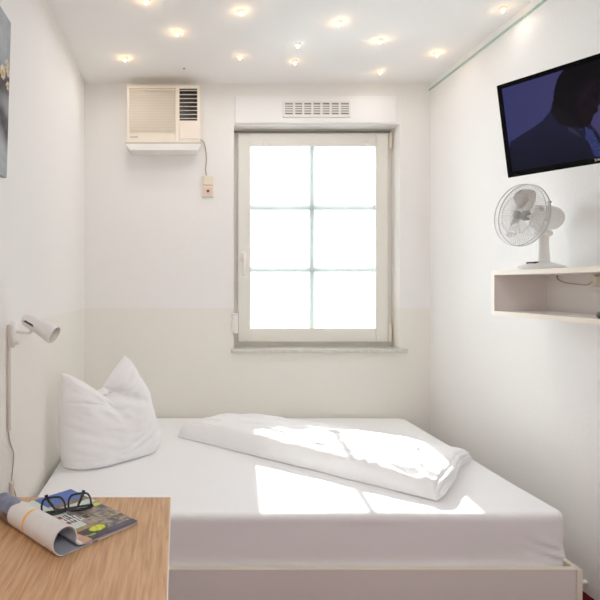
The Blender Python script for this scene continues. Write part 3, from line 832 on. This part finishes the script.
# ------------------------------------------------------------------ wall shelf (open box) on the right wall
def shelf():
    x0, ya, yb, z0, z1, t = 1.351, 1.36, 2.25, 1.062, 1.250, .018
    root = thing('wall_shelf', 'white open box shelf on the right wall under the television', 'shelf', (XR, 1.8, z0))
    bm = B(); box(bm, x0, XR, ya, yb, z1-t, z1, .001); obj('top_board', bm, m_lam, root)
    bm = B(); box(bm, x0, XR, ya, yb, z0, z0+t, .001); obj('bottom_board', bm, m_lam, root)
    for y in (ya, yb-t):
        bm = B(); box(bm, x0, XR, y, y+t, z0+t, z1-t, .001); obj('end_board', bm, m_lam, root)
    bm = B(); box(bm, x0-.0012, x0, ya, yb, z0, z0+t); box(bm, x0-.0012, x0, ya, yb, z1-t, z1); box(bm, x0-.0012, x0, yb-t, yb, z0+t, z1-t); obj('edging_strip', bm, m_edge, root)
shelf()
def right_socket():
    D = XR*F/(600-CX); c = Vector((XR, D, 1.213))
    root = thing('wall_socket', 'round white wall socket inside the box shelf at the right edge', 'socket', tuple(c))
    bm = B(); box(bm, XR-.008, XR, D-.035, D+.040, 1.165, 1.231, .003); obj('cover_plate', bm, m_white, root)
    bm = B(); lathe(bm, Matrix.Translation((XR-.006, D, 1.205)) @ Matrix.Rotation(-math.pi/2, 4, 'Y'), [(.022, 0), (.022, .012), (.018, .020), (.010, .021)], 28); obj('plug', bm, m_beige, root, 'auto')
    bm = B()
    tube(bm, catmull([(XR-.026, D, 1.203), (XR-.022, D+.03, 1.192), (XR-.006, D+.09, 1.192), (XR-.005, D+.17, 1.200), (XR-.005, D+.21, 1.214), (XR-.005, D+.215, 1.231)], 6), .0024, 8); obj('cable', bm, m_cable, root, True)
right_socket()
# black remote on the lower shelf board
rc = thing('remote_control', 'dark grey handset lying on the lower shelf board at the right edge', 'remote control', (1.385, 1.62, 1.08))
bm = B(); softbox(bm, 1.361, 1.407, 1.565, 1.715, 1.0803, 1.1035, .009, 16, 30, 8, rv=.02); obj('body', bm, m_darkgrey, rc, True)
for i in range(4):
    for j in range(3):
        bm = B(); cyl(bm, (1.372+.012*j, 1.59+.025*i, 1.1032), (1.372+.012*j, 1.59+.025*i, 1.1052), .0035, n=10); obj('button', bm, m_grey, rc)

# ------------------------------------------------------------------ desk fan on the shelf
def fan():
    zb = 1.2505; base = Vector((1.470, 2.105, zb))
    root = thing('desk_fan', 'white desk fan with wire guard standing on the box shelf', 'fan', tuple(base))
    f = Vector((-.980, -.20, 0)).normalized(); sd_ = Vector((-f.y, f.x, 0))
    R = Matrix((( f.x, sd_.x, 0, base.x), (f.y, sd_.y, 0, base.y), (0, 0, 1, base.z), (0, 0, 0, 1)))   # local x = facing
    bm = B(); lathe(bm, R @ Matrix.Translation((.008, 0, 0)) @ Matrix.Diagonal((1.22, 1, 1, 1)), [(.080, 0), (.080, .008), (.072, .016), (.050, .024), (.030, .030), (.018, .036)], 40)
    obj('base', bm, m_white, root, 'auto')
    bm = B(); M = R @ Matrix.Translation((.052, 0, .027)); 
    for k in (-1.5, -.5, .5, 1.5):
        b2 = bmesh.ops.create_cube(bm, size=1, matrix=M @ Matrix.Translation((0, k*.011, 0)) @ Matrix.Diagonal((.016, .008, .010, 1)))
    obj('speed_buttons', bm, m_darkgrey, root)
    bm = B(); lathe(bm, R @ Matrix.Diagonal((.85, 1, 1, 1)), [(.026, .028), (.0235, .05), (.021, .11), (.021, .135), (.017, .145)], 28); obj('column', bm, m_white, root, 'auto')
    bm = B(); cyl(bm, R @ Vector((0, -.027, .145)), R @ Vector((0, .027, .145)), .014); cyl(bm, R @ Vector((0, .027, .145)), R @ Vector((0, .036, .145)), .009)
    cyl(bm, R @ Vector((0, 0, .14)), R @ Vector((-.002, 0, .175)), .014); obj('tilt_joint', bm, m_white, root, 'auto')
    hz = .211
    A0 = R @ Matrix.Translation((-.020, 0, hz)) @ Matrix.Rotation(math.radians(-3), 4, 'Y') @ Matrix.Rotation(math.pi/2, 4, 'Y')   # local z = facing
    A = A0 @ Matrix.Translation((0, 0, .052))
    bm = B(); lathe(bm, A0 @ Matrix.Diagonal((1.02, .98, 1, 1)), [(.001, -.058), (.020, -.056), (.036, -.047), (.045, -.032), (.048, -.015), (.048, .040), (.046, .056), (.030, .064), (.012, .068)], 36); obj('motor_housing', bm, m_white, root, 'auto')
    bm = B(); cyl(bm, R @ Vector((-.03, 0, hz+.046)), R @ Vector((-.03, 0, hz+.062)), .004, n=12); lathe(bm, R @ Matrix.Translation((-.03, 0, hz+.060)), [(.007, 0), (.007, .006), (.004, .008)], 16); obj('swing_knob', bm, m_grey, root)
    # guards
    RG = .122; rear, mid, front = .046, .088, .128
    for nm, z_in, r_in, z_out, m_ in (('rear_guard', .018, .040, .064, m_metal), ('front_guard', .094, .020, .084, m_metal)):
        bm = B(); nw = 66
        for k in range(nw):
            a = 2*math.pi*k/nw
            pts = []
            for q in range(9):
                t = q/8; r = r_in+(RG-r_in)*t
                z = z_in+(z_out-z_in)*(t**3.2)
                aa = a+(.30*(1-t) if nm == 'front_guard' else 0)
                pts.append(A @ Vector((r*math.cos(aa), r*math.sin(aa), z)))
            tube(bm, pts, .00075, 4)
        ringp = [A @ Vector((RG*math.cos(2*math.pi*k/64), RG*math.sin(2*math.pi*k/64), z_out)) for k in range(64)]
        tube(bm, ringp, .0024 if nm == 'rear_guard' else .002, 8, True)
        for rr in (.075,):
            t = (rr-r_in)/(RG-r_in); z = z_in+(z_out-z_in)*t**3.2
            tube(bm, [A @ Vector((rr*math.cos(2*math.pi*k/64), rr*math.sin(2*math.pi*k/64), z)) for k in range(64)], .0010, 6, True)
        obj(nm, bm, m_, root)
    bm = B(); lathe(bm, A, [(.018, .092), (.018, .096), (.014, .098), (.001, .099)], 28); obj('guard_badge', bm, m_grey, root, 'auto')
    bm = B(); lathe(bm, A, [(.006, .01), (.006, .04), (.019, .043), (.020, .060), (.014, .070), (.001, .071)], 28); obj('hub', bm, m_grey, root, 'auto')
    for k in range(3):
        bm = B(); a0 = math.radians(-182+120*k)
        vt = {}; nr, nt_ = 14, 12
        for i in range(nr+1):
            t = i/nr; r = .018+.090*t
            wd = .42+.55*math.sin(math.pi*min(1, t*.75+.12))
            wd *= (1 if t < .8 else math.sqrt(max(.0, 1-((t-.8)/.2)**2))*.75+.25)
            for j in range(nt_+1):
                s = j/nt_-.5
                aa = a0+s*wd*1.15+.15*t
                for sg in (0, 1):
                    z = .053+s*.030*(1-.35*t)+(.0014 if sg else 0)
                    vt[i, j, sg] = bm.verts.new(A @ Vector((r*math.cos(aa), r*math.sin(aa), z)))
        for i in range(nr):
            for j in range(nt_):
                bm.faces.new((vt[i, j, 0], vt[i+1, j, 0], vt[i+1, j+1, 0], vt[i, j+1, 0])); bm.faces.new((vt[i, j, 1], vt[i, j+1, 1], vt[i+1, j+1, 1], vt[i+1, j, 1]))
        for i in range(nr):
            for j in (0, nt_): bm.faces.new((vt[i, j, 0], vt[i, j, 1], vt[i+1, j, 1], vt[i+1, j, 0]))
        for j in range(nt_):
            for i in (0, nr): bm.faces.new((vt[i, j, 0], vt[i, j+1, 0], vt[i, j+1, 1], vt[i, j, 1]))
        obj('blade', bm, m_blade, root, 'auto')
fan()

# ------------------------------------------------------------------ television
def tv():
    D = 1.95; P0 = ray(508, 178)*D+Vector((0, 0, EYE))
    h = Vector((.48, -.877, -.012)).normalized()
    n = Vector((-.877, -.48, 0)); tl = math.radians(13.8)
    up = (Vector((0, 0, 1))*math.cos(tl)+n*math.sin(tl)).normalized()
    up = (up-h*up.dot(h)).normalized(); nf = up.cross(h).normalized()
    if nf.dot(n) < 0: nf = -nf
    Wd, Hh, bz = .575, .337, .016
    M = Matrix(((h.x, up.x, nf.x, P0.x), (h.y, up.y, nf.y, P0.y), (h.z, up.z, nf.z, P0.z), (0, 0, 0, 1)))   # local x right, y up, z out
    root = thing('television', 'flat black television tilted on the right wall, showing a dark figure', 'television', tuple(P0))
    def lb(bm, x0, x1, y0, y1, z0, z1, bev=.002):
        b2 = B(); box(b2, x0, x1, y0, y1, z0, z1, bev)
        me = bpy.data.meshes.new('t'); b2.to_mesh(me); b2.free(); me.transform(M); bm.from_mesh(me); bpy.data.meshes.remove(me)
    bm = B(); lb(bm, 0, Wd, 0, bz+.004, -.012, .001); lb(bm, 0, Wd, Hh-bz, Hh, -.012, .001); lb(bm, 0, bz, bz, Hh-bz, -.012, .001); lb(bm, Wd-bz, Wd, bz, Hh-bz, -.012, .001); obj('bezel', bm, m_bezel, root)
    bm = B(); lb(bm, .001, Wd-.001, .001, Hh-.001, -.022, -.012, .002); lb(bm, .12, Wd-.12, .05, Hh-.05, -.034, -.022, .004); obj('back_shell', bm, m_dark, root)
    # screen with the broadcast picture
    nx, ny = 190, 110; sx0, sx1, sy0, sy1 = bz-.002, Wd-bz+.002, bz+.002, Hh-bz+.002
    bm = B(); V = {}
    for i in range(nx+1):
        for j in range(ny+1): V[i, j] = bm.verts.new(M @ Vector((sx0+(sx1-sx0)*i/nx, sy0+(sy1-sy0)*j/ny, -.002)))
    for i in range(nx):
        for j in range(ny): bm.faces.new((V[i, j], V[i+1, j], V[i+1, j+1], V[i, j+1]))
    o = obj('screen', bm, m_screen, root)
    Mi = M.inverted()
    def loc2(px, py):
        r_ = ray(px, py); o_ = Vector((0, 0, EYE)); t = (P0-o_).dot(nf)/r_.dot(nf); q = Mi @ (o_+r_*t); return (q.x, q.y)
    poly = lambda L: [loc2(*p) for p in L]
    def inside(p, P):
        c = False; j = len(P)-1
        for i in range(len(P)):
            if (P[i][1] > p[1]) != (P[j][1] > p[1]) and p[0] < (P[j][0]-P[i][0])*(p[1]-P[i][1])/(P[j][1]-P[i][1])+P[i][0]: c = not c
            j = i
        return c
    hair = poly([(563, 70), (557, 79), (553.5, 92), (553, 104), (560, 108), (572, 118), (577, 100), (577, 84), (588, 82), (606, 84), (611, 78), (612, 60), (600, 48), (575, 58)])
    face = poly([(579, 82), (604, 78), (603, 92), (600, 95), (601, 102), (598, 106), (598, 111), (594, 114), (590, 124), (585, 128), (578, 118), (576, 100)])
    ear = poly([(572, 74), (584, 74), (586, 96), (584, 128), (576, 122), (570, 100)])
    neck = poly([(553, 100), (572, 95), (590, 118), (587, 130), (560, 125), (550, 112)])
    shirt = poly([(553, 107), (549, 112), (543, 120), (532, 128), (510, 142), (500, 190), (640, 200), (630, 165), (606, 148), (597, 132), (590, 124), (582, 130), (570, 124)])
    lace = poly([(585, 127), (592, 130), (596, 138), (601, 148), (601, 158), (594, 156), (589, 144), (585, 138)])
    collar = poly([(568, 127), (575, 130), (580, 136), (579, 137), (572, 133), (567, 129)])
    verts = [v.co.copy() for v in o.data.vertices]; off = Vector(P0)
    def paint(k):
        q = Mi @ (verts[k]+off); p = (q.x, q.y); n1 = noise.noise(Vector((p[0]*40, p[1]*40, 0))); n2 = noise.noise(Vector((p[0]*260, p[1]*260, 0)))
        if inside(p, lace): return rgb(52+60*max(0, n2), 60+60*max(0, n2), 118+60*n2)
        if inside(p, face):
            return rgb(31+10*n1, 22+6*n1, 30+8*n1)
        if inside(p, hair) or inside(p, ear): return rgb(20, 18, 22)
        if inside(p, neck): return rgb(28, 24, 30)
        if inside(p, collar): return rgb(62, 56, 84)
        if inside(p, shirt):
            dot = 7 if (math.sin(p[0]*1400)*math.sin(p[1]*1400) > .6) else 0
            fade = max(0, 1-(p[1]/.16))
            return rgb(36+dot-10*fade, 36+dot-10*fade, 62+dot*1.6-20*fade)
        g = p[0]/.28
        return rgb(66+12*g, 68+6*g, 122-2*g)
    col_attr(o, paint)
    # maker's lettering on the lower bezel
    cu = bpy.data.curves.new('lettering', 'FONT'); cu.body = 'SAMSUNG'; cu.size = .0105; cu.extrude = .0003; cu.align_x = 'LEFT'; cu.space_character = 1.1
    to = bpy.data.objects.new('lettering_tmp', cu); COL.objects.link(to)
    dg = bpy.context.evaluated_depsgraph_get(); me = bpy.data.meshes.new_from_object(to.evaluated_get(dg))
    bpy.data.objects.remove(to)
    lx, ly = loc2(594.8, 159.5)
    me.transform(Matrix.Translation((lx, .0085, .0012))); me.transform(M); me.transform(Matrix.Translation(-P0))
    lt = bpy.data.objects.new('lettering', me); COL.objects.link(lt); lt.parent = root; me.materials.append(m_white)
    # wall bracket
    bc = M @ Vector((Wd*.55, Hh*.45, -.034))
    bm = B(); wp = Vector((XR, bc.y+.01, bc.z)); cyl(bm, bc+nf*.002, Vector((XR-.008, bc.y+.01, bc.z)), .014); box(bm, XR-.008, XR, wp.y-.05, wp.y+.05, wp.z-.05, wp.z+.05, .002); obj('wall_bracket', bm, m_dark, root)
tv()

# small white knob low on the right wall
D = XR*F/(586-CX); z = EYE-(582-CY)*D/F
bm = B(); lathe(bm, Matrix.Translation((XR, D, z)) @ Matrix.Rotation(-math.pi/2, 4, 'Y'), [(.008, 0), (.008, .008), (.010, .012), (.010, .020), (.006, .023)], 20)
o = obj('door_stop', bm, m_white, None, 'auto'); tag(o, 'small white knob low on the right wall past the bed foot', 'door stop')
